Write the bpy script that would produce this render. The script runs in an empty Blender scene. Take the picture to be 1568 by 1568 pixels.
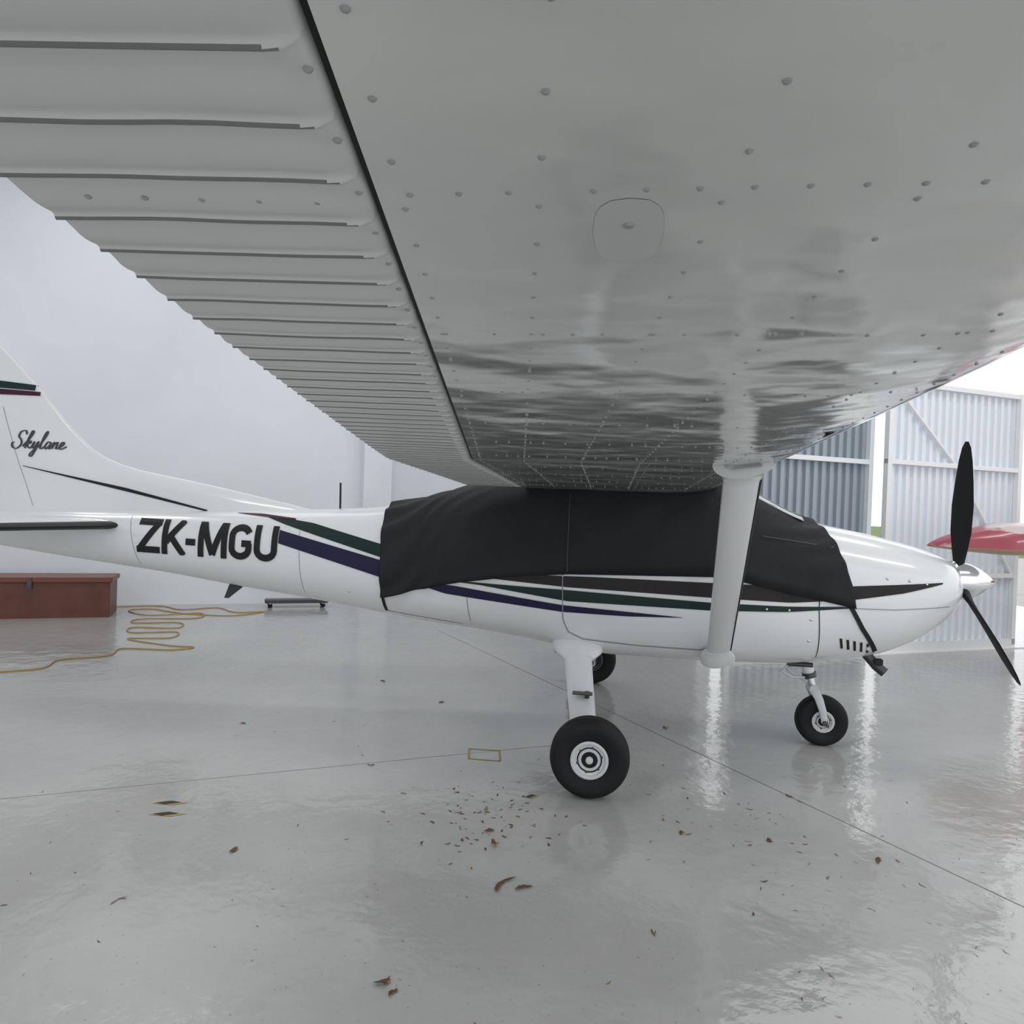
import bpy, bmesh, math, random
from mathutils import Vector, Matrix, noise
random.seed(7)
scene=bpy.context.scene
COL=scene.collection

# ---------------------------------------------------------------- helpers
def mat(name,col=(.8,.8,.8),rough=.5,metal=0,coat=0,spec=None,bump=None,var=None,stretch=None):
    m=bpy.data.materials.new(name); m.use_nodes=True
    nt=m.node_tree; b=nt.nodes['Principled BSDF']
    b.inputs['Base Color'].default_value=(*col,1); b.inputs['Roughness'].default_value=rough
    b.inputs['Metallic'].default_value=metal; b.inputs['Coat Weight'].default_value=coat
    b.inputs['Coat Roughness'].default_value=.05
    if spec is not None: b.inputs['Specular IOR Level'].default_value=spec
    tc=nt.nodes.new('ShaderNodeTexCoord'); src=tc.outputs['Object']
    if stretch:
        mp=nt.nodes.new('ShaderNodeMapping'); mp.inputs['Scale'].default_value=stretch
        nt.links.new(src,mp.inputs['Vector']); src=mp.outputs['Vector']
    if var:
        sc,c2,lo,hi=var
        n=nt.nodes.new('ShaderNodeTexNoise'); n.inputs['Scale'].default_value=sc; n.inputs['Detail'].default_value=6
        r=nt.nodes.new('ShaderNodeValToRGB'); r.color_ramp.elements[0].position=lo; r.color_ramp.elements[1].position=hi
        r.color_ramp.elements[0].color=(*c2,1); r.color_ramp.elements[1].color=(*col,1)
        nt.links.new(src,n.inputs['Vector']); nt.links.new(n.outputs['Fac'],r.inputs['Fac'])
        nt.links.new(r.outputs['Color'],b.inputs['Base Color'])
    if bump:
        last=None
        for sc,dist in bump:
            n=nt.nodes.new('ShaderNodeTexNoise'); n.inputs['Scale'].default_value=sc; n.inputs['Detail'].default_value=1.5
            bp=nt.nodes.new('ShaderNodeBump'); bp.inputs['Distance'].default_value=dist; bp.inputs['Strength'].default_value=1
            nt.links.new(src,n.inputs['Vector']); nt.links.new(n.outputs['Fac'],bp.inputs['Height'])
            if last: nt.links.new(last.outputs['Normal'],bp.inputs['Normal'])
            last=bp
        nt.links.new(last.outputs['Normal'],b.inputs['Normal'])
        if coat: nt.links.new(last.outputs['Normal'],b.inputs['Coat Normal'])
    return m

def empty(name):
    o=bpy.data.objects.new(name,None); COL.objects.link(o); o.empty_display_size=.2; return o

def mesh_obj(name,verts,faces,m,parent=None,smooth=True,fmats=None,recalc=True,autosm=None):
    me=bpy.data.meshes.new(name); me.from_pydata([tuple(v) for v in verts],[],faces); me.update()
    ms=m if isinstance(m,(list,tuple)) else [m]
    for x in ms: me.materials.append(x)
    if recalc:
        bm=bmesh.new(); bm.from_mesh(me); bmesh.ops.recalc_face_normals(bm,faces=bm.faces); bm.to_mesh(me); bm.free()
    for i,p in enumerate(me.polygons):
        p.use_smooth=smooth
        if fmats: p.material_index=fmats[i]
    o=bpy.data.objects.new(name,me); COL.objects.link(o)
    if parent: o.parent=parent
    if autosm:
        md=o.modifiers.new('es','EDGE_SPLIT'); md.split_angle=math.radians(autosm)
    return o

def loft(name,rings,m,parent=None,closed=True,cap=True,smooth=True,autosm=40,fm=None):
    n=len(rings[0]); V=[p for r in rings for p in r]; F=[];FM=[]
    for i in range(len(rings)-1):
        for j in range(n if closed else n-1):
            k=(j+1)%n
            F.append((i*n+j,i*n+k,(i+1)*n+k,(i+1)*n+j)); FM.append(fm(i,j) if fm else 0)
    if cap and closed:
        F.append(tuple(range(n))); F.append(tuple((len(rings)-1)*n+j for j in range(n))); FM+= [0,0]
    return mesh_obj(name,V,F,m,parent,smooth,FM,True,autosm)

def box(name,c,s,m,parent=None,rot=0,bevel=0):
    bm=bmesh.new(); bmesh.ops.create_cube(bm,size=1)
    for v in bm.verts: v.co=Vector((v.co.x*s[0],v.co.y*s[1],v.co.z*s[2]))
    if bevel: bmesh.ops.bevel(bm,geom=bm.edges[:],offset=bevel,segments=2,affect='EDGES')
    bmesh.ops.rotate(bm,verts=bm.verts,matrix=Matrix.Rotation(rot,3,'Z'))
    bmesh.ops.translate(bm,verts=bm.verts,vec=Vector(c))
    me=bpy.data.meshes.new(name); bm.to_mesh(me); bm.free(); me.materials.append(m)
    o=bpy.data.objects.new(name,me); COL.objects.link(o)
    if parent: o.parent=parent
    return o

def lathe(name,prof,c,axis,m,parent=None,n=48,fmf=None,autosm=35):
    ax=Vector(axis).normalized(); u=ax.orthogonal().normalized(); w=ax.cross(u)
    rings=[]
    for r,a in prof:
        rings.append([Vector(c)+ax*a+(u*math.cos(t)+w*math.sin(t))*max(r,.0002) for t in [2*math.pi*k/n for k in range(n)]])
    return loft(name,rings,m,parent,fm=(lambda i,j:fmf(i)) if fmf else None,autosm=autosm)

def tube(name,pts,r,m,parent=None,n=10):
    cu=bpy.data.curves.new(name,'CURVE'); cu.dimensions='3D'; s=cu.splines.new('POLY'); s.points.add(len(pts)-1)
    for i,p in enumerate(pts): s.points[i].co=(*p,1)
    cu.bevel_depth=r; cu.bevel_resolution=3; cu.use_fill_caps=True; cu.materials.append(m)
    o=bpy.data.objects.new(name,cu); COL.objects.link(o)
    if parent: o.parent=parent
    return o

def interp(x,xs,ys):
    if x<=xs[0]: return ys[0]
    for i in range(len(xs)-1):
        if x<=xs[i+1]:
            t=(x-xs[i])/(xs[i+1]-xs[i]); return ys[i]*(1-t)+ys[i+1]*t
    return ys[-1]
def catmull(key,n=8):
    pts=[]
    for i in range(len(key)-1):
        p0,p1,p2,p3=[Vector(key[max(0,min(len(key)-1,i+k))]) for k in (-1,0,1,2)]
        for q in range(n):
            t=q/n; pts.append(.5*((2*p1)+(p2-p0)*t+(2*p0-5*p1+4*p2-p3)*t*t+(3*p1-p0-3*p2+p3)*t**3))
    pts.append(Vector(key[-1])); return pts

# ---------------------------------------------------------------- materials
white=mat('white_gloss_paint',(.78,.79,.80),.22,coat=.6,bump=[(5,.0012)])
wingm=mat('wing_skin_paint',(.67,.68,.66),.13,coat=.9,bump=[(2.6,.024),(6.5,.007),(900,.00005)],stretch=(1,1.1,1),var=(1.3,(.59,.60,.585),.35,.6))
flapm=mat('flap_skin_paint',(.62,.635,.625),.33,coat=.3,bump=[(5,.003),(900,.00006)])
beadshade=mat('flap_bead_shade',(.18,.185,.185),.5)  # shadow lines of the corrugation beads, painted as a darker skin colour
rivm=mat('rivet_paint',(.34,.35,.35),.3)
blackr=mat('black_rubber',(.010,.010,.011),.65,spec=.3)
blackp=mat('black_paint',(.012,.012,.013),.45,spec=.3)
seam=mat('panel_gap',(.05,.05,.055),.7)
seaml=mat('panel_gap_light',(.25,.26,.27),.7)
fabric=mat('black_cover_fabric',(.015,.016,.019),.7,spec=.35,bump=[(8,.009),(22,.003),(400,.0004)],var=(3,(.010,.011,.013),.3,.7))
navy=mat('navy_stripe',(.014,.012,.05),.4,spec=.3)
green=mat('dark_green_stripe',(.006,.022,.020),.4,spec=.3)
brown=mat('dark_brown_stripe',(.018,.014,.013),.4,spec=.25)
maroon=mat('dark_purple_stripe',(.05,.008,.025),.4,spec=.3)
alu=mat('brushed_aluminium',(.62,.62,.63),.3,metal=1)
polished=mat('polished_spinner',(.75,.75,.76),.14,metal=1)
dkmetal=mat('dark_steel',(.08,.08,.085),.4,metal=.8)
glass=mat('plexiglass',(.10,.12,.11),.08,coat=.6)
silver=mat('silver_paint',(.62,.63,.64),.3)

# ---------------------------------------------------------------- floor material
fl=bpy.data.materials.new('epoxy_floor'); fl.use_nodes=True
nt=fl.node_tree; b=nt.nodes['Principled BSDF']; L=nt.links
tc=nt.nodes.new('ShaderNodeTexCoord')
def nz(scale,det=6,rough=.55):
    n=nt.nodes.new('ShaderNodeTexNoise'); n.inputs['Scale'].default_value=scale; n.inputs['Detail'].default_value=det
    n.inputs['Roughness'].default_value=rough; L.new(tc.outputs['Object'],n.inputs['Vector']); return n
def ramp(n,e):
    r=nt.nodes.new('ShaderNodeValToRGB')
    r.color_ramp.elements[0].position=e[0][0]; r.color_ramp.elements[0].color=(*e[0][1],1)
    r.color_ramp.elements[1].position=e[1][0]; r.color_ramp.elements[1].color=(*e[1][1],1)
    L.new(n.outputs['Fac'],r.inputs['Fac']); return r
base=ramp(nz(.9,8,.6),[(.3,(.41,.41,.40)),(.75,(.49,.49,.475))])
spk=ramp(nz(45,3,.6),[(.26,(.25,.22,.18)),(.33,(1,1,1))])
mx=nt.nodes.new('ShaderNodeMix'); mx.data_type='RGBA'; mx.blend_type='MULTIPLY'; mx.inputs[0].default_value=.8
L.new(base.outputs['Color'],mx.inputs[6]); L.new(spk.outputs['Color'],mx.inputs[7])
L.new(mx.outputs[2],b.inputs['Base Color'])
rr=ramp(nz(3,5),[(.35,(.07,)*3),(.7,(.15,)*3)]); L.new(rr.outputs['Color'],b.inputs['Roughness'])
b.inputs['Specular IOR Level'].default_value=.85
bp1=nt.nodes.new('ShaderNodeBump'); bp1.inputs['Distance'].default_value=.006; L.new(nz(6,2).outputs['Fac'],bp1.inputs['Height'])
bp2=nt.nodes.new('ShaderNodeBump'); bp2.inputs['Distance'].default_value=.0009; L.new(nz(35,2).outputs['Fac'],bp2.inputs['Height'])
L.new(bp1.outputs['Normal'],bp2.inputs['Normal']); L.new(bp2.outputs['Normal'],b.inputs['Normal'])
wallm=mat('white_wall_plaster',(.86,.885,.93),.6,bump=[(2,.01),(60,.0006)],var=(.7,(.79,.815,.86),.3,.7))
ceilm=mat('ceiling_panel',(.55,.56,.57),.6)
concrete=mat('concrete_apron',(.45,.45,.43),.8,var=(2,(.36,.36,.34),.3,.7))
grass=mat('grass',(.12,.20,.05),.9,var=(4,(.22,.25,.10),.35,.65),bump=[(30,.05)])

# ---------------------------------------------------------------- hangar frame
e1=Vector((.883,.469,0)).normalized(); e2=Vector((-e1.y,e1.x,0)); O=Vector((-6.25,4.7,0)); HR=math.atan2(e1.y,e1.x)
def H(u,v,z=0): return O+e1*u+e2*v+Vector((0,0,z))
def hbox(name,u0,u1,v0,v1,z0,z1,m,parent=None,bevel=0):
    return box(name,H((u0+u1)/2,(v0+v1)/2,(z0+z1)/2),(u1-u0,v1-v0,z1-z0),m,parent,HR,bevel)
UD=5.87; VD=-5.16; ZC=6.6
hbox('floor',-8.2,16,-18,.2,-.2,0,fl)
hbox('apron_ground',UD-2,60,.25,60,-.25,-.03,concrete)
hbox('grass_ground',-60,160,14,140,-.2,-.01,grass)
hbox('apron_slab',16.01,60,-30,.2,-.25,-.03,concrete)
hbox('wall_back',-8.2,UD,0,.2,0,ZC,wallm)
hbox('wall_left',-8.2,-8,-18,0,0,ZC,wallm)
hbox('wall_return',UD,UD+.2,VD+.4,.2,0,ZC,wallm)
# ceiling slabs around an open skylight bay by the back wall
CE=empty('ceiling')
SK=(-2.0,.4,-3.6,-.25)
hbox('slab_a',-8.2,SK[0],-18,.2,ZC,ZC+.15,ceilm,CE)
hbox('slab_b',SK[1],UD+.2,-18,.2,ZC,ZC+.15,ceilm,CE)
hbox('slab_c',SK[0],SK[1],-18,SK[2],ZC,ZC+.15,ceilm,CE)
hbox('slab_d',SK[0],SK[1],SK[3],.2,ZC,ZC+.15,ceilm,CE)
hbox('slab_e',UD+.2,14,-18,VD+.4,ZC,ZC+.15,ceilm,CE)
WS=empty('window_1')
for i in range(5):
    uu=SK[0]+(SK[1]-SK[0])*i/4; hbox('glazing_bar_%d'%i,uu-.025,uu+.025,SK[2],SK[3],ZC+.02,ZC+.08,ceilm,WS)
hbox('wall_column',2.45,2.9,-.42,0,0,ZC,wallm)
hbox('trim_column_base',2.4,2.95,-.47,-.42,0,.12,wallm)

sheetw=mat('white_sheet_steel',(.84,.89,.94),.45)
sheetg=mat('grey_sheet_steel',(.36,.41,.46),.5)
frm=mat('door_frame_paint',(.90,.91,.92),.4)
def ribbed(name,u0,u1,v,z0,z1,pitch,depth,m,parent):
    V=[];F=[]; n=int((u1-u0)/pitch)
    prof=[]
    for i in range(n+1):
        uu=u0+i*pitch
        for du,dv in ((0,0),(.42,0),(.5,1),(.92,1)):
            if uu+du*pitch<=u1: prof.append((uu+du*pitch,v+dv*depth))
    for (a,c) in prof: V+= [H(a,c,z0),H(a,c,z1)]
    for i in range(len(prof)-1): F.append((2*i,2*i+2,2*i+3,2*i+1))
    return mesh_obj(name,V,F,m,parent,False,recalc=False)
def leaf(tag,u0,u1,v,z0,z1,m,girts,brace,pitch):
    d=empty(tag)
    ribbed('sheet',u0,u1,v,z0,z1,pitch,.045,m,d)
    f=.05
    hbox('stile_a',u0,u0+.07,v-f-.02,v-.005,z0,z1,frm,d); hbox('stile_b',u1-.07,u1,v-f-.02,v-.005,z0,z1,frm,d)
    for i,z in enumerate(girts): hbox('girt_%d'%i,u0,u1,v-f-.015,v-.006,z-.03,z+.03,frm,d)
    for i,(a,za,c,zb) in enumerate(brace):
        p=H(a,v-.04,za);q=H(c,v-.04,zb); tube('brace_%d'%i,[p,q],.022,frm,d)
    hbox('bottom_rail',u0,u1,v-f-.02,v+.02,0.0,z0+.08,frm,d)
    return d
leaf('door_1',6.15,8.36,VD+.3,.05,3.6,sheetg,[.6,2.45,3.57],[],.13)
leaf('door_2',8.28,10.72,VD,.05,3.5,sheetw,[1.0,2.45,3.46],[(8.4,3.4,9.5,2.45),(9.5,1.0,8.5,.1),(9.5,2.45,10.65,1.0)],.13)
hbox('trim_floor_rail',UD,14,VD-.10,VD-.07,0,.012,frm)

# ---------------------------------------------------------------- AIRPLANE
AP=empty('airplane')
ST=[(-5.95,1.46,1.26,.03),(-5.3,1.49,1.20,.08),(-4.7,1.52,1.135,.12),(-3.6,1.56,1.03,.20),(-3.0,1.585,.955,.26),(-2.4,1.61,.895,.32),
(-1.8,1.65,.825,.40),(-1.4,1.72,.775,.46),(-.9,1.88,.735,.53),(-.45,2.0,.68,.56),(0,2.03,.605,.56),(.8,2.02,.60,.56),(1.08,1.87,.61,.555),(1.4,1.70,.625,.53),
(1.6,1.655,.65,.50),(1.95,1.59,.70,.47),(2.2,1.535,.80,.43),(2.36,1.49,.90,.38),(2.48,1.44,1.0,.31),(2.54,1.37,1.08,.22)]
XS=[s[0] for s in ST]
def sta(x):
    w=min(.1,max(0,2.54-x)*.5)
    o=[0,0,0]
    for k in (-1,-.5,0,.5,1):
        for i in range(3): o[i]+=interp(x+k*w,XS,[s[i+1] for s in ST])/5
    n=interp(x,[-5,-3,-1.2,1.4,2.1,2.5],[2.1,2.3,3.0,3.0,2.6,2.2])
    return o[0],o[1],o[2],n
def sec(x,th,off=0):
    zt,zb,hw,n=sta(x); zc=(zt+zb)/2; hh=(zt-zb)/2+off; hw=hw+off
    s,c=math.sin(th),math.cos(th)
    return (x,hw*math.copysign(abs(s)**(2/n),s),zc+hh*math.copysign(abs(c)**(2/n),c))
def side_y(x,z,off=0):
    zt,zb,hw,n=sta(x); zc=(zt+zb)/2; hh=(zt-zb)/2
    q=min(.999,abs((z-zc)/hh)); return hw*(1-q**n)**(1/n)+off
xs=[-5.95+i*.085 for i in range(100)]; xs=[x for x in xs if x<2.3]+[2.3,2.36,2.41,2.45,2.48,2.51,2.54]
N=64
rings=[[sec(x,2*math.pi*j/N) for j in range(N)] for x in xs]
rings.append([(2.56,p[1]*.82,1.235+(p[2]-1.235)*.82) for p in rings[-1]])
loft('fuselage',rings,white,AP,autosm=50)

def decal(name,top,bot,m,parent=AP,yf=side_y,off=.004,sides=(-1,1),nx=None,rows=4):
    x0=min(top[0][0],bot[0][0]); x1=max(top[-1][0],bot[-1][0])
    nx=nx or max(4,int((x1-x0)/.04)); V=[];F=[]
    for sgn in sides:
        b0=len(V)
        for i in range(nx+1):
            x=x0+(x1-x0)*i/nx
            zt=interp(x,[p[0] for p in top],[p[1] for p in top]); zb=interp(x,[p[0] for p in bot],[p[1] for p in bot])
            if zb>zt: zb=zt
            for r in range(rows+1):
                z=zb+(zt-zb)*r/rows; V.append((x,sgn*yf(x,z,off),z))
        for i in range(nx):
            for r in range(rows):
                a=b0+i*(rows+1)+r; F.append((a,a+rows+1,a+rows+2,a+1))
    return mesh_obj(name,V,F,m,parent)
decal('stripe_brown',[(-.9,1.21),(-.03,1.222),(.76,1.222),(1.28,1.222),(1.71,1.24),(2.34,1.285)],[(-.9,1.18),(-.21,1.14),(.76,1.12),(1.31,1.112),(1.71,1.145),(2.06,1.205),(2.34,1.275)],brown)
decal('stripe_green',[(-1.3,1.175),(-.99,1.14),(-.21,1.12),(.77,1.085),(1.29,1.085),(1.73,1.10)],[(-1.3,1.15),(-.85,1.12),(-.21,1.04),(.77,1.03),(1.29,1.047),(1.73,1.090)],green)
decal('stripe_navy',[(-1.35,1.12),(-1.02,1.10),(-.25,1.01),(.59,.97)],[(-1.35,1.10),(-1.12,1.04),(-.25,.96),(.21,.955),(.59,.967)],navy)
decal('stripe_aft_upper',[(-2.72,1.562),(-2.23,1.51),(-1.60,1.37)],[(-2.72,1.558),(-2.48,1.49),(-1.60,1.27)],green)
decal('stripe_aft_maroon',[(-2.95,1.565),(-2.72,1.566),(-2.4,1.54)],[(-2.95,1.562),(-2.72,1.545),(-2.4,1.525)],maroon,off=.006)
decal('stripe_aft_lower',[(-2.51,1.445),(-1.60,1.25)],[(-2.51,1.34),(-1.60,1.12)],navy)
def line_decal(name,pts,w,m=seaml,yf=side_y,sides=(-1,1),off=.003):
    V=[];F=[]
    for sgn in sides:
        P=[]
        for i in range(len(pts)-1):
            a,c=Vector(pts[i]),Vector(pts[i+1]); k=max(1,int((c-a).length/.05))
            for j in range(k): P.append(a.lerp(c,j/k))
        P.append(Vector(pts[-1])); b0=len(V)
        for i,p in enumerate(P):
            d=(P[min(i+1,len(P)-1)]-P[max(i-1,0)]).normalized(); nn=Vector((-d.y,d.x))*w/2
            for q in (p+nn,p-nn): V.append((q.x,sgn*yf(q.x,q.y,off),q.y))
        for i in range(len(P)-1): F.append((b0+2*i,b0+2*i+1,b0+2*i+3,b0+2*i+2))
    return mesh_obj(name,V,F,m,AP)
line_decal('door_outline',[(-.25,1.5),(-.25,1.18),(-.24,.9),(-.2,.81),(-.1,.76),(.3,.735),(.73,.73),(.84,.78),(.88,.95),(.9,1.4)],.007,seaml,off=.005)
line_decal('cowl_seam',[(1.50,1.5),(1.50,1.07),(1.53,.72)],.007,seam)
line_decal('cowl_split',[(1.52,1.09),(2.0,1.09),(2.4,1.12)],.005,seaml)
line_decal('frame_seam_1',[(-.95,1.05),(-.93,.80)],.005)
line_decal('frame_seam_2',[(-2.34,1.5),(-2.30,.95)],.004)
line_decal('frame_seam_3',[(-3.9,1.5),(-3.8,1.1)],.004)
line_decal('baggage_door',[(-1.6,.86),(-1.0,.80)],.004)
V=[];F=[]
for sgn in (-1,1):
    for i in range(5):
        x=1.655+i*.048; z=.875-i*.008; b0=len(V)
        for (dx,dz) in ((0,0),(.018,0),(.04,-.075),(.022,-.075)): V.append((x+dx,sgn*side_y(x+dx,z+dz,.006),z+dz))
        F.append((b0,b0+1,b0+2,b0+3))
mesh_obj('louvers',V,F,blackp,AP,False)
def dome(V,F,c,r,h,nrm,n=8):
    nrm=Vector(nrm).normalized(); u=nrm.orthogonal().normalized(); w=nrm.cross(u); b0=len(V); c=Vector(c)
    for rr,hh in ((1,0),(.7,.7)):
        for k in range(n):
            t=2*math.pi*k/n; V.append(c+(u*math.cos(t)+w*math.sin(t))*r*rr+nrm*h*hh)
    V.append(c+nrm*h)
    for k in range(n):
        q=(k+1)%n; F.append((b0+k,b0+q,b0+n+q,b0+n+k)); F.append((b0+n+k,b0+n+q,b0+2*n))
V=[];F=[]
for sgn in (-1,1):
    for x,z in ((1.15,1.06),(1.3,1.06),(1.95,1.30),(2.1,1.29),(2.22,1.27),(1.6,1.3),(-1.9,1.0),(-.25,1.22),(1.45,1.0),(1.45,.85)):
        dome(V,F,(x,sgn*side_y(x,z),z),.011,.006,(0,sgn,0))
mesh_obj('cowl_fasteners',V,F,alu,AP)

def stroke_letters(name,glyphs,x0,z0,hgt,thick,m,yf,slope=0):
    V=[];F=[]
    x=x0
    for g,w,adv in glyphs:
        for path in g:
            P=[Vector((p[0]*w,p[1]*hgt)) for p in path]
            Q=[]
            for i in range(len(P)-1):
                k=max(1,int((P[i+1]-P[i]).length/.02))
                for q in range(k): Q.append(P[i].lerp(P[i+1],q/k))
            Q.append(P[-1]); b0=len(V)
            for i,p in enumerate(Q):
                d1=(Q[i]-Q[i-1]).normalized() if i>0 else (Q[1]-Q[0]).normalized()
                d2=(Q[i+1]-Q[i]).normalized() if i<len(Q)-1 else d1
                d=(d1+d2).normalized(); nn=Vector((-d.y,d.x)); c=max(.45,nn.dot(Vector((-d1.y,d1.x))))
                for s in (-1,0,1):
                    q=p+nn*(s*thick/2/c); zz=min(hgt,max(0,q.y)); X=x+q.x; Z=z0+zz+slope*(X-x0)
                    V.append((X,-yf(X,Z,.006),Z))
            for i in range(len(Q)-1):
                for s in (0,1):
                    a=b0+3*i+s; F.append((a,a+3,a+4,a+1))
        x+=adv
    mesh_obj(name,V,F,m,AP,False)
TH=.054
def arc(cx,cy,rx,ry,a0,a1,n=10): return [(cx+rx*math.cos(math.radians(a0+(a1-a0)*k/n)),cy+ry*math.sin(math.radians(a0+(a1-a0)*k/n))) for k in range(n+1)]
gZ=[[(0,.9),(1,.9)],[(.86,.86),(.12,.12)],[(-.02,.1),(1,.1)]]
gK=[[(.12,0),(.12,1)],[(.18,.36),(.85,1)],[(.38,.52),(.92,0)]]
gD=[[(0,.40),(1,.40)]]
gM=[[(.1,0),(.1,1)],[(.14,1),(.5,.08)],[(.86,1),(.5,.08)],[(.9,0),(.9,1)]]
gG=[arc(.5,.68,.38,.22,20,180)+arc(.5,.32,.38,.22,180,360)+[(.88,.47)],[(.55,.46),(.98,.46)]]
gU=[[(.12,1),(.12,.34)]+arc(.5,.32,.38,.22,180,360)+[(.88,.34),(.88,1)]]
stroke_letters('registration_letters',[(gZ,.215,.232),(gK,.225,.225),(gD,.09,.115),(gM,.265,.285),(gG,.20,.225),(gU,.20,.2)],-3.80,1.205,.285,TH,blackp,side_y,slope=-.014)

# fin
LEz=[1.45,1.60,1.70,1.81,1.90,2.02,2.24,2.52,2.95,3.02]
LEx=[-2.0,-2.31,-2.82,-3.41,-4.02,-4.33,-4.59,-4.85,-5.31,-5.42]
def fin_le(z): return sum(interp(z+d,LEz,LEx) for d in (-.04,-.02,0,.02,.04))/5
def fin_te(z): return -6.02
def fin_y(x,z,off=0):
    le=fin_le(z); te=fin_te(z); d=max(0,le-x); t=min(1,d/(le-te))
    return .06*min(1,(d/.55))**.55*min(1,max(0,(1-t)/.55))**.8+.004+off
rings=[]
NF=26
zs=[1.45+.04*i for i in range(40)]
for z in zs:
    le=fin_le(z);te=fin_te(z); up=[];lo=[]
    for k in range(NF+1):
        t=(k/NF)**1.6; x=le+(te-le)*t; y=fin_y(x,z); up.append((x,y,z)); lo.append((x,-y,z))
    rings.append(up+lo[::-1])
loft('vertical_fin',rings,white,AP)
def fdec(name,top,bot,m): decal(name,top,bot,m,yf=fin_y,off=.005)
fdec('fin_stripe_green',[(-5.9,2.66),(-5.3,2.635),(-4.93,2.60)],[(-5.9,2.60),(-5.3,2.57),(-4.93,2.55)],green)
fdec('fin_stripe_purple',[(-5.9,2.59),(-5.3,2.562),(-4.88,2.54)],[(-5.9,2.54),(-5.3,2.51),(-4.88,2.505)],maroon)
fdec('fin_pinstripe',[(-4.99,1.895),(-4.01,1.735),(-3.26,1.575)],[(-4.99,1.89),(-4.01,1.705),(-3.26,1.56)],blackp)
line_decal('rudder_hinge_line',[(-5.45,2.95),(-5.25,1.5)],.006,seaml,yf=fin_y)
line_decal('fin_skin_line',[(-5.2,2.4),(-4.9,1.55)],.004,seaml,yf=fin_y)
# flowing script lettering
SC=[[(.80,.80),(.62,1.02),(.34,.95),(.30,.68),(.55,.46),(.62,.2),(.38,-.02),(.05,.06),(-.05,.28),(.10,.34)],
[(.78,.1),(1.08,.55),(1.2,.92),(1.1,1.0),(1.02,.6),(.98,0)],[(.98,.15),(1.2,.42),(1.27,.32),(1.08,.22),(1.28,.02),(1.42,.1),(1.52,.4),(1.5,.1),(1.63,.03),(1.78,.4),(1.76,-.1),(1.62,-.45),(1.46,-.35),(1.75,0),(1.95,.2),(2.15,.75),(2.14,1.0),(2.03,.8),(2.02,.12),(2.14,0),(2.3,.12)],
[(2.62,.36),(2.44,.4),(2.33,.16),(2.45,0),(2.62,.2),(2.66,.38),(2.63,.06),(2.75,.04),(2.88,.4),(2.86,.02)],[(2.87,.15),(2.98,.34),(3.09,.38),(3.12,.2),(3.12,.03),(3.27,.06),(3.5,.22),(3.52,.38),(3.38,.38),(3.33,.12),(3.48,0),(3.8,.16)]]
V=[];F=[]
for path in SC:
    P=[Vector((-5.10+(p.x+.35*p.y)*.132,2.045+p.y*.15)) for p in catmull([(a,c) for a,c in path],6)]
    b0=len(V)
    for i,p in enumerate(P):
        d=(P[min(i+1,len(P)-1)]-P[max(i-1,0)]).normalized(); w=.0035+.006*abs(d.y); nn=Vector((-d.y,d.x))*w
        for q in (p+nn,p-nn): V.append((q.x,-fin_y(q.x,q.y,.006),q.y))
    for i in range(len(P)-1): F.append((b0+2*i,b0+2*i+1,b0+2*i+3,b0+2*i+2))
mesh_obj('fin_script_lettering',V,F,seam,AP,False)

# stabiliser (both sides)
for sgn,tag in ((-1,'right'),(1,'left')):
    rings=[]
    for k in range(14):
        s=k/13; y=.05+1.72*s; le=-3.98-.36*s; te=-5.28+.2*s; th=.055*(1-.35*s)
        if k==13: th*=.4; le-=.06; te+=.05
        pts=[]
        for t in [0,.01,.03,.07,.15,.3,.5,.75,1]:
            yt=th*2.6*(.2969*math.sqrt(t)-.126*t-.3516*t*t+.2843*t**3-.1015*t**4)/.3*1.0
            pts.append((le+(te-le)*t,yt+.003))
        rings.append([(x,sgn*y,1.415+h) for x,h in pts]+[(x,sgn*y,1.415-h) for x,h in pts[::-1]])
    loft('horizontal_stabiliser_'+tag,rings,[white,blackp],AP,fm=lambda i,j:1 if (j<3 or j>=14) else 0)

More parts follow.
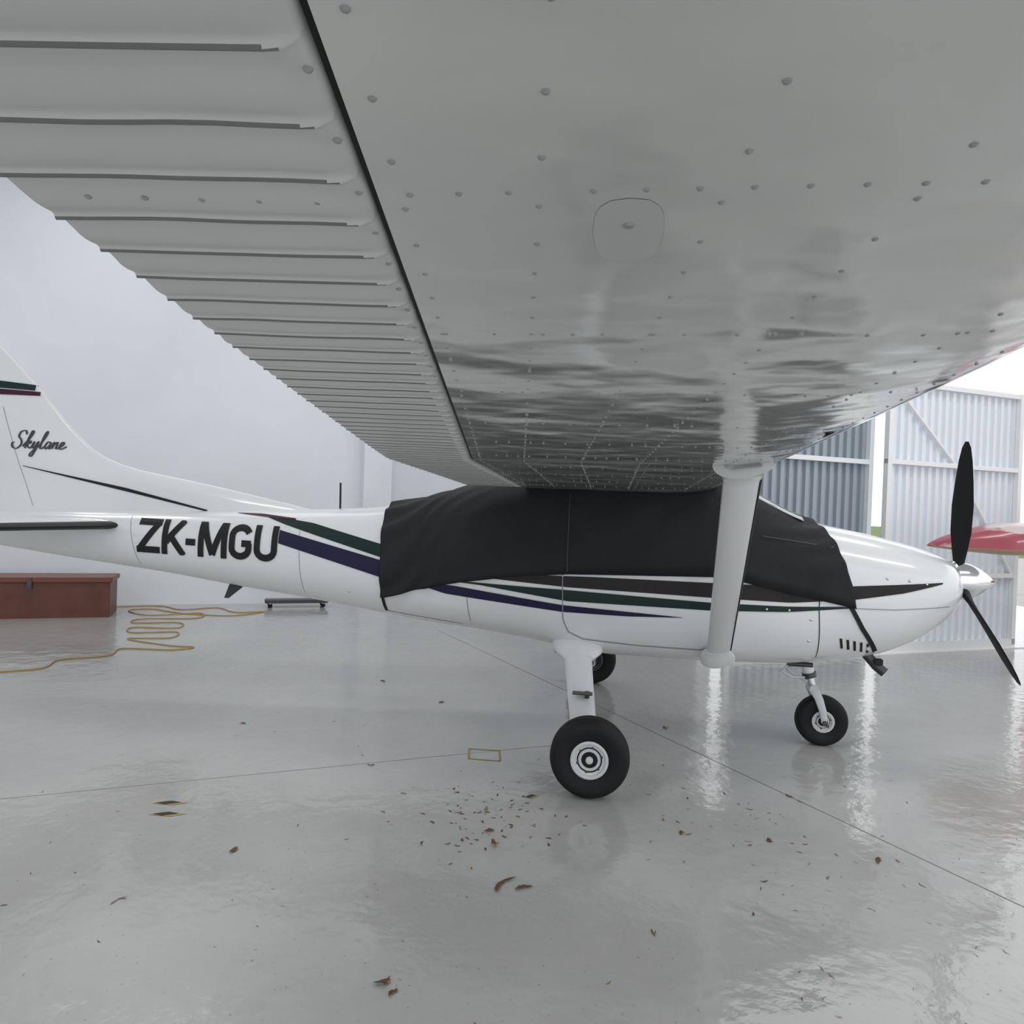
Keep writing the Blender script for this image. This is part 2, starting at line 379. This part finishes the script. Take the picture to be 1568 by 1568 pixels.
# wings --------------------------------------------------
TA=2.5
def wle(a): return .82-.036*max(0,a-TA)
def wte(a): return -.94+.181*max(0,a-TA)
def wgp(a): return -.546+.157*max(0,a-TA)
def wz(a): return 1.836+.031*(a-.55)
def lower(x,a):
    le,te=wle(a),wte(a); c=le-te; t=min(1,max(0,(le-x)/c)); k=c/1.76
    s=min(1,t/.22); return wz(a)+.075*k*(1-math.sqrt(s))**1.5
def upper(x,a):
    le,te=wle(a),wte(a); c=le-te; t=min(1,max(0,(le-x)/c)); k=c/1.76
    yt=5*.12*c*(.2969*math.sqrt(t)-.126*t-.3516*t*t+.2843*t**3-.1036*t**4)
    return wz(a)+.075*k*(1-t)+.012+2*yt*.75-.012*(1-t if t<1 else 0)
PITCH=.0855; Y0=5.2; GAP=.006
for sgn,tag in ((-1,'right'),(1,'left')):
    ys=[0,.3,.6,1,1.5,2,2.5]+[2.5+.25*i for i in range(1,12)]+[5.35,5.43,5.49]
    rings=[]
    T=[0,.002,.006,.012,.02,.03,.045,.06,.08,.1,.13,.16,.2,.26,.34,.45,.6,.75,.9,1]
    for a in ys:
        le,gp=wle(a),wgp(a); tipf=1 if a<5.3 else (1-.12*((a-5.3)/.19)**2)
        lo=[(le+(gp-le)*t) for t in T]
        zc=wz(a)+.08
        r=[(x,sgn*a,zc+(lower(x,a)-zc)*tipf) for x in lo]+[(x,sgn*a,zc+(upper(x,a)-zc)*tipf) for x in lo[::-1]]
        rings.append(r)
    w=loft('wing_'+tag,rings,wingm,AP,autosm=50)
    # corrugated flap and aileron; the corrugations run square to the hinge line
    V=[];F=[];FM=[]
    offs=[0,.12,.24,.34,.40,.44,.465,.485,.5,.515,.54,.57,.61,.68,.77,.88]
    yy=[]
    for n in range(-3,55):
        for o in offs: yy.append((Y0-(n+o-.5)*PITCH,o,n))
    yy=[q for q in yy if .62<q[0]<5.45]
    fr=[0,.02,.035,.05,.065,.08,.10,.13,.2,.3,.4,.5,.6,.7,.8,.9,1]
    nf=len(fr)
    for a,o,n_ in yy:
        g=wgp(a)-GAP; te=wte(a); sk=.10*min(1,max(0,(a-2.3)/.6))
        bead=math.exp(-((o-.5)/.045)**2)
        sag=.004*math.cos(2*math.pi*(o-.62))
        for f in fr:
            x=g+(te-g)*f
            wav=.0035*noise.noise(Vector((x*7,n_*1.7,3)))
            curl=.010*max(0,1-f/.12)**2
            aa=a+sk*(g-x)+wav+curl*math.exp(-((o-.5)/.25)**2)
            env=min(1,max(0,(f-.01)/.09))
            wob=.0015*noise.noise(Vector((x*9,a*14,0)))
            edge=-.012*(1-f/.02) if f<.02 else 0
            stamp=.004*math.exp(-((f-.06)/.025)**2)*math.exp(-((o-.62)/.14)**2)
            V.append((x,sgn*aa,wz(aa)-.006*bead*env+sag*env*.5+wob-edge-stamp))
        for f in fr[::-1]:
            x=g+(te-g)*f; aa=a+sk*(g-x); V.append((x,sgn*aa,wz(aa)+.004+(upper(g,a)-wz(a)-.012)*(1-f)))
    m2=2*nf
    for i in range(len(yy)-1):
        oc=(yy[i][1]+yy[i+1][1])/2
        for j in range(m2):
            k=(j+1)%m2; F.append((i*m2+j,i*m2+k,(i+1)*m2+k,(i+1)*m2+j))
            FM.append(1 if ((4<=j<nf-1 and .485<oc<.52) or (6<=j<nf-1 and .47<oc<.52)) else 0)  # faces along each bead take the painted shadow colour
    F.append(tuple(range(m2))); F.append(tuple((len(yy)-1)*m2+j for j in range(m2))); FM+=[0,0]
    mesh_obj('corrugated_flap_and_aileron_'+tag,V,F,[flapm,beadshade],AP,True,FM,autosm=70)
    V=[];F=[]
    aa=[.62,2.5,5.47]
    for a in aa:
        for dx in (.0005,-GAP-.0005): V.append((wgp(a)+dx,sgn*a,wz(a)+.004))
    for i in range(2): F.append((2*i,2*i+1,2*i+3,2*i+2))
    mesh_obj('hinge_seal_'+tag,V,F,blackr,AP,False)
    # rivets
    V=[];F=[]
    nr=(0,0,-1)
    def rv(x,a,r=.0036,h=.0024): dome(V,F,(x,sgn*a,lower(x,a)+.0001),r,h,nr,8)
    for fx in (.025,.167,.35,.533,.80,.93):
        a=Y0+.2
        while a>.7:
            rv(wgp(a)+(wle(a)-wgp(a))*fx,a); a-=PITCH
    a=5.0
    while a>.7:
        x=wgp(a)+.03
        while x<wle(a)-.1:
            rv(x,a); x+=.045 if random.random()<.6 else .075
        a-=.456
    for k in range(5):
        a=4.985+.10*(.06+.055*k); x=wgp(a)-.06-.055*k; dome(V,F,(x,sgn*a,wz(a)-.001),.0036,.002,nr,8)
    a=Y0-PITCH*.25
    while a>.7:
        dome(V,F,(wgp(a)-.016,sgn*a,wz(a)),.0040,.003,nr,8); a-=PITCH
    mesh_obj('wing_rivets_'+tag,V,F,rivm,AP)
    def lap(name,f0,a0,a1,w,m):
        V=[];F=[];k=int((a1-a0)/.1)+1
        for i in range(k+1):
            a=a0+(a1-a0)*i/k; x=wgp(a)+(wle(a)-wgp(a))*f0
            for dx in (0,w): V.append((x+dx,sgn*a,lower(x+dx,a)-.0006))
        for i in range(k): F.append((2*i,2*i+1,2*i+3,2*i+2))
        mesh_obj(name,V,F,m,AP,False)
    lap('leading_edge_lap_'+tag,.955,.6,5.4,.0035,seam)
    lap('spar_lap_'+tag,.56,.6,2.6,.003,seaml)
    for i,a in enumerate((2.55,1.9,1.25)):
        V=[];F=[]
        for k in range(21):
            x=wgp(a)+(wle(a)-wgp(a))*(.02+.94*k/20)
            for da in (0,.004): V.append((x,sgn*(a+da),lower(x,a)-.0006))
        for k in range(20): F.append((2*k,2*k+1,2*k+3,2*k+2))
        mesh_obj('rib_lap_%s_%d'%(tag,i),V,F,seaml,AP,False)
    patch=mat('patch_paint_'+tag,(.54,.56,.54),.3)
    V=[];F=[]
    for k in range(16):
        t=2*math.pi*k/16; x=.073+.034*math.copysign(abs(math.cos(t))**.7,math.cos(t)); a=4.91-.075*math.copysign(abs(math.sin(t))**.7,math.sin(t)); V.append((x,sgn*a,lower(x,a)-.0006))
    F.append(tuple(range(16))); mesh_obj('inspection_patch_'+tag,V,F,patch,AP,False)
    lathe('inspection_screw_'+tag,[(0,0),(.0055,0),(.005,.002),(0,.0025)],(.073,sgn*4.93,wz(4.93)-.0006),(0,0,-1),rivm,AP,n=12)
    lathe('stall_vent_'+tag,[(0,0),(.02,0),(.02,.004),(0,.004)],(.70,sgn*3.4,lower(.70,3.4)+.001),(.5,0,-1),blackp,AP,n=16)
    # wing strut
    A=Vector((.84,sgn*.53,.72)); B=Vector((.61,sgn*2.53,1.905))
    ax=(B-A).normalized(); cx=Vector((1,0,0)); cx=(cx-ax*cx.dot(ax)).normalized(); nn=ax.cross(cx)
    def ell(c,ch,th,n=24):
        out=[]
        for k in range(n):
            t=2*math.pi*k/n; out.append(c+cx*(ch/2*math.cos(t))+nn*(th/2*math.sin(t)*(1-.25*math.cos(t))))
        return out
    loft('wing_strut_'+tag,[ell(A.lerp(B,s),.155,.055) for s in (0,.1,.3,.5,.7,.9,1)],white,AP)
    loft('strut_cuff_lower_'+tag,[ell(A.lerp(B,s),c,t) for s,c,t in ((-.03,.24,.14),(0,.23,.12),(.015,.205,.09),(.03,.18,.07),(.045,.157,.057))],white,AP)
    loft('strut_cuff_upper_'+tag,[ell(A.lerp(B,s),c,t) for s,c,t in ((.95,.157,.057),(.965,.17,.065),(.98,.19,.08),(.99,.215,.10),(1.0,.25,.13))],white,AP)
    tube('strut_trailing_line_'+tag,[A.lerp(B,.05)+cx*.078,A.lerp(B,.95)+cx*.078],.007,blackp,AP)

# windshield strip
rings=[]
for i in range(9):
    x=1.06+.36*i/8; rings.append([sec(x,th,.026) for th in [-.55+1.1*k/16 for k in range(17)]])
loft('windshield',rings,glass,AP,closed=False,cap=False)

tube('whip_antenna',[(-2.13,0,1.6),(-2.135,0,1.84)],.008,blackp,AP)
loft('ventral_antenna',[[(-3.07,-.008,.97),(-3.07,.008,.97),(-2.93,.008,.965),(-2.93,-.008,.965)],[(-3.12,-.004,.84),(-3.12,.004,.84),(-3.08,.004,.84),(-3.08,-.004,.84)]],seam,AP,smooth=False)
tube('exhaust_pipe',[(1.88,-.2,.78),(1.98,-.24,.66),(2.03,-.26,.62)],.035,dkmetal,AP)
tube('belly_drain',[(-.3,-.2,.66),(-.3,-.2,.6)],.01,dkmetal,AP)

# spinner and propeller
HZ=1.275
lathe('spinner',[(.0,0),(.135,0),(.145,.01),(.142,.06),(.13,.12),(.10,.185),(.062,.24),(.028,.28),(.01,.295),(0,.297)],(2.55,0,HZ),(1,0,0),polished,AP,n=40)
bladem=mat('propeller_black',(.010,.010,.011),.6,spec=.2)
for bi,ang in enumerate((-3,-123,117)):
    an=math.radians(ang); rad=Vector((0,math.sin(an),math.cos(an))); tan=Vector((0,math.cos(an),-math.sin(an)))
    rings=[]
    for r,ch,th,tw in ((.07,.07,.065,42),(.15,.08,.06,40),(.23,.115,.04,35),(.36,.16,.03,31),(.55,.175,.022,27),(.73,.155,.018,23),(.88,.12,.013,21),(.97,.08,.008,20),(1.015,.03,.004,20)):
        t=math.radians(tw); cd=tan*math.cos(t)-Vector((1,0,0))*math.sin(t); nd=Vector((1,0,0))*math.cos(t)+tan*math.sin(t)
        c=Vector((2.60,0,HZ))+rad*r
        rings.append([c+cd*(ch/2*math.cos(q))+nd*(th/2*math.sin(q)) for q in [2*math.pi*k/20 for k in range(20)]])
    loft('propeller_blade_%d'%bi,rings,bladem,AP)

# main gear
def tyre(name,c,R,w,rimr,parent,ax=(0,1,0)):
    h=w/2
    prof=[(rimr,-h*.72),(rimr+.012,-h*.86),(R*.72,-h*.99),(R*.82,-h),(R*.91,-h*.9),(R*.965,-h*.68),(R*.99,-h*.42),(R*.995,-h*.40),(R*.975,-h*.38),(R*.975,-h*.34),(R,-h*.32),(R,-h*.06),(R*.98,-h*.04),(R*.98,h*.04),(R,h*.06),(R,h*.32),(R*.975,h*.34),(R*.975,h*.38),(R*.995,h*.40),(R*.99,h*.42),(R*.965,h*.68),(R*.91,h*.9),(R*.82,h),(R*.72,h*.99),(rimr+.012,h*.86),(rimr,h*.72)]
    lathe(name,prof,c,ax,blackr,parent,n=64)
def rim(name,c,rimr,w,parent,inner=0):
    for s in (-1,1):
        h=w/2
        fm=dkmetal if s==inner else silver
        pr=[(0,0),(rimr+.003,0),(rimr+.003,.88*h),(rimr-.006,.92*h),(rimr-.014,.90*h),(rimr-.020,.76*h),(rimr*.62,.70*h),(rimr*.56,.80*h),(rimr*.46,.80*h),(rimr*.42,.66*h),(0,.66*h)]
        lathe(name+'_disc%d'%s,pr,c,(0,s,0),fm,parent,n=48,autosm=30)
        lathe(name+'_hub%d'%s,[(0,.6*h),(rimr*.41,.66*h),(rimr*.41,.69*h),(0,.69*h)],c,(0,s,0),dkmetal,parent,n=24)
        lathe(name+'_cap%d'%s,[(0,.6*h),(rimr*.2,.6*h),(rimr*.2,.86*h),(0,.9*h)],c,(0,s,0),fm,parent,n=20)
        V=[];F=[]
        for k in range(6):
            t=2*math.pi*k/6+.3; dome(V,F,(c[0]+math.cos(t)*rimr*.68,c[1]+s*.70*h,c[2]+math.sin(t)*rimr*.68),.010,.006,(0,s,0),6)
        mesh_obj(name+'_bolts%d'%s,V,F,dkmetal,parent)
for sgn,tag in ((-1,'right'),(1,'left')):
    wx=0 if sgn<0 else -.06
    c=(wx,sgn*(1.37 if sgn<0 else 1.43),.235)
    tyre('main_tyre_'+tag,c,.235,.175,.108,AP); rim('main_rim_'+tag,c,.108,.175,AP,inner=-sgn)
    A=Vector((-.13,sgn*.40,.66)); Bq=Vector((-.03+wx,sgn*1.27,.27))
    rings=[]
    for s in (0,.2,.45,.7,.9,1):
        c0=A.lerp(Bq,s)+Vector((0,0,-.03*math.sin(s*math.pi)))
        rings.append([c0+Vector((1,0,0))*((.20-.045*s)/2*math.cos(q))+Vector((0,sgn*.4,.9)).normalized()*(.028*math.sin(q)) for q in [2*math.pi*k/24 for k in range(24)]])
    loft('main_gear_leg_'+tag,rings,white,AP)
    rings=[]
    for s,a_,b_ in ((-.12,.19,.09),(0,.18,.07),(.05,.15,.05),(.1,.11,.035)):
        c0=A.lerp(Bq,s)+Vector((0,0,.01))
        rings.append([c0+Vector((1,0,0))*(a_*math.cos(q))+Vector((0,sgn*.4,.9)).normalized()*(b_*math.sin(q)) for q in [2*math.pi*k/24 for k in range(24)]])
    loft('gear_fairing_'+tag,rings,white,AP)
    box('gear_step_'+tag,(-.07,sgn*.90,.485),(.13,.07,.008),dkmetal,AP)
    box('gear_step_bracket_'+tag,(-.04,sgn*.87,.47),(.03,.04,.04),dkmetal,AP)
    tube('axle_'+tag,[(wx,sgn*1.22,.235),(wx,sgn*1.36,.235)],.025,dkmetal,AP)
    box('axle_block_'+tag,(-.02+wx,sgn*1.25,.25),(.12,.03,.10),silver,AP,bevel=.01)
    tube('brake_caliper_'+tag,[(-.10+wx,sgn*1.30,.17),(-.04+wx,sgn*1.30,.14)],.03,dkmetal,AP)
# nose gear
c=(1.69,0,.185)
tyre('nose_tyre',c,.187,.135,.078,AP); rim('nose_rim',c,.078,.135,AP)
for s in (-1,1):
    P=[Vector((1.69,s*.088,.185)),Vector((1.675,s*.092,.27)),Vector((1.645,s*.085,.36)),Vector((1.615,s*.05,.42))]
    rings=[[p+Vector((1,0,.2)).normalized()*(w*math.cos(q))+Vector((0,1,0))*(.012*math.sin(q)) for q in [2*math.pi*k/16 for k in range(16)]] for p,w in zip(P,(.022,.026,.03,.035))]
    loft('nose_fork_%d'%s,rings,silver,AP)
    lathe('nose_axle_nut_%d'%s,[(0,0),(.02,0),(.018,.02),(0,.022)],(1.69,s*.1,.185),(0,s,0),dkmetal,AP,n=12)
tube('nose_fork_crown',[(1.615,-.06,.42),(1.615,.06,.42)],.032,silver,AP)
tube('nose_oleo_chrome',[(1.62,0,.41),(1.585,0,.55)],.028,alu,AP)
tube('nose_oleo_cylinder',[(1.59,0,.52),(1.54,0,.72)],.042,white,AP)
tube('nose_oleo_collar',[(1.597,0,.50),(1.588,0,.535)],.052,dkmetal,AP)
tube('torque_link_upper',[(1.56,0,.585),(1.43,0,.555)],.013,silver,AP)
tube('torque_link_lower',[(1.43,0,.555),(1.46,0,.53),(1.59,0,.46)],.013,silver,AP)
tube('shimmy_damper',[(1.42,-.04,.60),(1.60,-.05,.60)],.018,dkmetal,AP)
tube('nose_bracket',[(1.44,-.04,.60),(1.38,-.04,.54),(1.46,-.04,.50),(1.56,-.02,.50)],.009,silver,AP)

# ---------------------------------------------------------------- cover
CV=empty('cockpit_cover'); CV.parent=AP
def zlow(x):
    return interp(x,[-1.63,-1.58,-1.3,-.99,-.6,-.21,.80,1.0,1.3,1.70,1.75],[.98,.99,1.065,1.135,1.20,1.235,1.265,1.235,1.17,1.10,1.09])
V=[];F=[];NU,NV=190,84
def thmax(x,off):
    lo,hi=0.2,math.pi*.8
    zl=zlow(x)
    for _ in range(30):
        md=(lo+hi)/2
        if sec(x,md,off)[2]>zl: lo=md
        else: hi=md
    return lo
for i in range(NU+1):
    u=i/NU
    for j in range(NV+1):
        v=-1+2*j/NV; xl=-1.63-.02*(1-abs(v)); xr=1.50+.24*abs(v)**1.3
        x=xl+(xr-xl)*u
        tm=thmax(x,.014); th=v*tm
        rear=max(0,1-(x+1.63)/.9); front=max(0,(x-.95)/.8)
        fold=.008*noise.noise(Vector((x*3+abs(v)*3.0,v*4,1)))+(.012*rear+.010*front)*math.sin((x*1.1+abs(v)*1.4)*18+4*noise.noise(Vector((x*2.5,v*2.5,5))))
        hem=.004 if abs(v)>.97 else 0
        off=.020+max(-.011,fold)+hem
        V.append(sec(x,th,off))
for i in range(NU):
    for j in range(NV):
        a=i*(NV+1)+j; F.append((a,a+1,a+NV+2,a+NV+1))
o=mesh_obj('cover_fabric',V,F,fabric,CV)
md=o.modifiers.new('sol','SOLIDIFY'); md.thickness=.003
def cline(name,pts,w,m):
    V=[];F=[]
    P=[Vector(p) for p in pts]; Q=[]
    for i in range(len(P)-1):
        k=max(1,int((P[i+1]-P[i]).length/.04))
        for q in range(k): Q.append(P[i].lerp(P[i+1],q/k))
    Q.append(P[-1])
    for i,p in enumerate(Q):
        d=(Q[min(i+1,len(Q)-1)]-Q[max(i-1,0)]).normalized(); n=Vector((-d.y,d.x))*w/2
        for q in (p+n,p-n): V.append((q.x,-side_y(q.x,q.y,.036 if name!='strap_rear' and name!='strap_front' else .008),q.y))
    for i in range(len(Q)-1): F.append((2*i,2*i+1,2*i+3,2*i+2))
    mesh_obj(name,V,F,m,CV)
seamf=mat('cover_seam_piping',(.05,.052,.058),.6)
cline('seam_door',[(-.22,1.80),(-.22,1.25)],.006,seamf)
cline('seam_front',[(1.1,1.56),(1.6,1.50)],.006,seamf)
cline('strap_rear',[(-1.62,1.0),(-1.61,.86)],.025,fabric)
cline('strap_front',[(1.70,1.12),(1.80,.95),(1.93,.78)],.03,fabric)
box('strap_buckle',(1.97,-.30,.70),(.06,.03,.05),blackp,CV,bevel=.008)

# ---------------------------------------------------------------- storage chest
CH=empty('wooden_chest')
wood=mat('reddish_brown_wood',(.15,.045,.024),.5,coat=.1,var=(6,(.10,.03,.018),.3,.7))
wood2=mat('reddish_brown_wood_lid',(.18,.055,.03),.45,coat=.1)
c=Vector((-6.58,3.2,0)); rel=c-O; cu=rel.dot(e1); cv=rel.dot(e2)
hbox('body',cu-2.6,cu,cv,cv+.55,0.0,.47,wood,CH,.006)
hbox('lid',cu-2.63,cu+.03,cv-.03,cv+.56,.475,.54,wood2,CH,.008)
hbox('hasp',cu-.95,cu-.90,cv-.045,cv-.028,.40,.53,dkmetal,CH)
hbox('hasp_left',cu-2.0,cu-1.95,cv-.045,cv-.028,.40,.53,dkmetal,CH)

DL=empty('tow_dolly')
hbox('deck',1.0,1.95,-.55,-.3,.07,.12,dkmetal,DL,.01)
for i,(a,q) in enumerate(((1.08,-.5),(1.08,-.35),(1.87,-.5),(1.87,-.35))):
    lathe('caster_%d'%i,[(0,-.015),(.035,-.015),(.035,.015),(0,.015)],H(a,q,.035),e2,blackr,DL,n=20)
    hbox('caster_bracket_%d'%i,a-.02,a+.02,q-.02,q+.02,.06,.07,alu,DL)

yel=mat('yellow_cord',(.46,.31,.09),.5)
key=[(-7.15,3.95),(-6.6,4.3),(-6.1,4.1),(-5.75,4.45),(-5.3,4.15),(-4.95,4.35),(-5.2,3.85),(-5.9,3.8),(-6.5,4.0),(-6.7,3.75),(-6.2,3.5),(-5.7,3.9),(-5.5,3.5),(-6.1,3.2),(-6.0,2.9),(-5.5,3.1),(-5.3,2.75),(-5.8,2.6),(-5.6,2.3),(-5.15,2.5),(-5.0,2.15),(-5.4,1.95),(-4.75,1.75),(-4.45,1.75),(-4.6,1.55),(-5.1,1.45),(-5.0,1.1),(-5.3,.8),(-5.2,.45),(-5.6,.1),(-5.9,-.1)]
tube('extension_cord',catmull([(a,c,.008) for a,c in key]),.007,yel)

# ---------------------------------------------------------------- floor marks
def flat(name,quads,m,parent=None,z=.002):
    V=[];F=[]
    for q in quads:
        b0=len(V); V+=[(p[0],p[1],z) for p in q]; F.append(tuple(range(b0,b0+len(q))))
    return mesh_obj(name,V,F,m,parent,False,recalc=False)
def seg(a,c,w):
    a,c=Vector(a),Vector(c); d=(c-a).normalized(); n=Vector((-d.y,d.x))*w/2
    return [a+n,a-n,c-n,c+n]
joint=mat('floor_joint',(.19,.19,.18),.6)
FJ=empty('floor_expansion_joints')
flat('joint_a',[seg((-7.5,-4.6),(-.9,-.87),.0035),seg((-.9,-.87),(.3,-.2),.0035)],joint,FJ,.0012)
flat('joint_b',[seg((-2.2,3.8),(3.3,-4.1),.005)],joint,FJ,.0014)
tapey=mat('yellow_floor_tape',(.42,.32,.12),.6); tapek=mat('black_floor_tape',(.02,.02,.02),.5)
FT=empty('floor_tape_marking')
cc=Vector((-.72,-.83)); ux=Vector((1,0.05))*.105; uy=Vector((-.18,1)).normalized()*.10
k=[cc-ux-uy,cc+ux-uy,cc+ux+uy,cc-ux+uy]
flat('tape_square',[seg(k[i],k[(i+1)%4],.016) for i in range(4)],tapey,FT)
for i,(x,y,s) in enumerate(((-2.27,-2.0,1.1),(-2.2,-2.13,1.1),(-.33,-1.46,.5))):
    q=empty('hazard_tape_mark')
    a=[(x-.08*s,y-.022),(x+.03*s,y-.022),(x+.09*s,y+.03),(x-.03*s,y+.03)]
    flat('tape_yellow',[a],tapey,q,.002); flat('tape_black',[[(x-.065*s,y-.012),(x-.01,y-.022),(x+.055*s,y+.02),(x-.0,y+.03)]],tapek,q,.003)

# debris
deb=mat('dry_leaf',(.12,.06,.038),.8); deb2=mat('dry_leaf_pale',(.22,.15,.09),.8)
V=[];F=[];FM=[]
WH=((0,-1.37),(-.06,1.43),(1.69,0),(-.05,-1.2),(-.1,1.2))
def flake(x,y,L_,W_,mi=0,curl=.3):
    an=random.random()*6.28; n=9; bend=random.uniform(-.5,.5)
    rs=[(.55+.7*random.random(),random.random()) for _ in range(n)]
    if any(math.hypot(x-a,y-c)<.33 for a,c in WH): return
    b0=len(V)
    for k in range(n):
        t=2*math.pi*k/n; r=rs[k][0]
        px,py=math.cos(t)*L_*r,math.sin(t)*W_*r; py+=bend*px*px/max(L_,.001)
        V.append((x+px*math.cos(an)-py*math.sin(an),y+px*math.sin(an)+py*math.cos(an),.002+rs[k][1]*W_*curl))
    V.append((x,y,.002+W_*curl*.6))
    for k in range(n): F.append((b0+k,b0+(k+1)%n,b0+n)); FM.append(mi)
for i in range(100):
    x=random.gauss(-.48,.25); y=random.gauss(-1.78,.24); s=random.uniform(.003,.011); flake(x,y,s*1.9,s*.6,random.random()<.4)
for i in range(50):
    x=random.gauss(.75,.4); y=random.gauss(-1.5,.4); s=random.uniform(.003,.010); flake(x,y,s*2,s*.5,random.random()<.4)
for i in range(150):
    x=random.uniform(-4,3.4); y=random.uniform(-3.6,2.6); s=random.uniform(.002,.007); flake(x,y,s*2.4,s*.5,random.random()<.4)
for i in range(90):
    x=random.uniform(.8,2.6); y=random.uniform(-3.4,-1.2); s=random.uniform(.002,.006); flake(x,y,s*4,s*.4,random.random()<.4)
for x,y,l,w in ((-.36,-2.45,.075,.013),(-.25,-2.46,.05,.012),(-.66,-3.2,.03,.016),(-.62,-3.24,.022,.010),(-1.66,-2.42,.04,.012),(-.5,-1.95,.03,.012),(-.45,-2.1,.012,.03),(-.30,-3.35,.02,.009),(-1.3,.35,.04,.012),(.55,.1,.05,.010),(.5,-1.75,.025,.010),(.95,-1.75,.025,.012),(1.45,-1.85,.03,.012),(1.2,-1.1,.03,.008),(.3,-2.7,.03,.004),(-1.9,-2.9,.04,.004),(-2.6,-.6,.03,.01),(-2.0,.9,.04,.01),(-1.4,-1.2,.025,.008)):
    flake(x,y,l,w,0,.8); flake(x+.01,y+.008,l*.6,w*.7,1,.6)
mesh_obj('leaf_litter',V,F,[deb,deb2],None,False,FM,recalc=False)

# ---------------------------------------------------------------- other aircraft outside doorway
OA=empty('red_light_aircraft')
red=mat('red_aircraft_paint',(.34,.05,.08),.35,coat=.4)
redw=mat('red_white_swirl_paint',(.38,.07,.10),.35,coat=.4,var=(2.4,(.66,.54,.55),.47,.52),stretch=(.6,1,2))
tan=mat('tan_underside_paint',(.50,.36,.24),.4)
rings=[]
for k in range(26):
    s=(k/25)**1.5; xx=3.62+3.4*s; ch=1.2+.25*s; tipf=max(.02,min(1,(max(0,(xx-3.62)/.75))**.65))
    pts=[]
    for t in [0,.02,.06,.13,.25,.4,.6,.8,1]:
        yt=.42*(.2969*math.sqrt(t)-.126*t-.3516*t*t+.2843*t**3-.1015*t**4)*7.0*tipf
        pts.append((t,yt))
    zc=1.43+.02*s
    rings.append([(xx,3.0-ch*.3*tipf+ch*t*tipf,zc+h) for t,h in pts]+[(xx,3.0-ch*.3*tipf+ch*t*tipf,zc-h*.25) for t,h in pts[::-1]])
loft('wing',rings,[redw,tan],OA,fm=lambda i,j:0 if j<9 else 1)
rings=[]
for y,r,zc in ((-.2,.05,1.45),(0,.25,1.45),(.6,.42,1.45),(1.6,.55,1.5),(2.8,.6,1.55),(3.8,.5,1.5),(5,.3,1.5),(6.6,.12,1.55)):
    rings.append([(7.3+r*math.cos(q),y+1.2,zc+r*.95*math.sin(q)) for q in [2*math.pi*k/28 for k in range(28)]])
loft('fuselage',rings,red,OA)
loft('tail_fin',[[(7.27,6.6,1.5),(7.33,6.6,1.5),(7.33,7.9,1.5),(7.27,7.9,1.5)],[(7.28,7.4,2.6),(7.32,7.4,2.6),(7.32,7.95,2.6),(7.28,7.95,2.6)]],red,OA,smooth=False)
for i,(x,y) in enumerate(((6.3,3.3),(7.3,1.6),(8.3,3.3))):
    tyre('tyre_%d'%i,(x,y,.2),.2,.13,.08,OA); tube('leg_%d'%i,[(x,y+.1,.2),(x*.6+7.3*.4,y,1.2)],.035,silver,OA)

# ---------------------------------------------------------------- lights
def area(name,loc,sx,sy,e,col=(1,1,1),rot=None):
    l=bpy.data.lights.new(name,'AREA'); l.shape='RECTANGLE'; l.size=sx; l.size_y=sy; l.energy=e; l.color=col
    o=bpy.data.objects.new(name,l); COL.objects.link(o); o.location=loc; o.rotation_euler=rot or (0,0,HR); return o
fillm=mat('added_fill_housing_paint',(.8,.8,.8),.4)
for i,(u,v) in enumerate(((-4.5,-4),(2.5,-4),(-4,-10),(1.5,-10),(7.5,-8),(7.5,-13))):
    p=H(u,v,ZC-.12); area('added_fill_light',p,2.4,.6,76,(1,.99,.97))  # unseen lamps added under the ceiling as soft fill for the interior
    box('added_fill_light_housing',p+Vector((0,0,.07)),(2.5,.7,.09),fillm,None,HR)  # unseen housing added above each fill lamp

w=bpy.data.worlds.new('overcast_sky'); scene.world=w; w.use_nodes=True
bg=w.node_tree.nodes['Background']; bg.inputs['Color'].default_value=(.945,.972,1,1); bg.inputs['Strength'].default_value=1.5

# ---------------------------------------------------------------- camera
cam=bpy.data.cameras.new('camera'); co=bpy.data.objects.new('camera',cam); COL.objects.link(co)
yaw,pit,rol=math.radians(7.82),math.radians(-.44),math.radians(2.13)
fw=Vector((-math.sin(yaw)*math.cos(pit),math.cos(yaw)*math.cos(pit),math.sin(pit)))
r=fw.cross(Vector((0,0,1))).normalized(); u=r.cross(fw)
r2=r*math.cos(rol)+u*math.sin(rol); u2=-r*math.sin(rol)+u*math.cos(rol)
M=Matrix((( r2.x,u2.x,-fw.x,.066),(r2.y,u2.y,-fw.y,-5.626),(r2.z,u2.z,-fw.z,1.697),(0,0,0,1)))
co.matrix_world=M
cam.sensor_width=36; cam.lens=1095/1568*36; cam.clip_start=.02; cam.clip_end=500
scene.camera=co
scene.view_settings.view_transform='Standard'
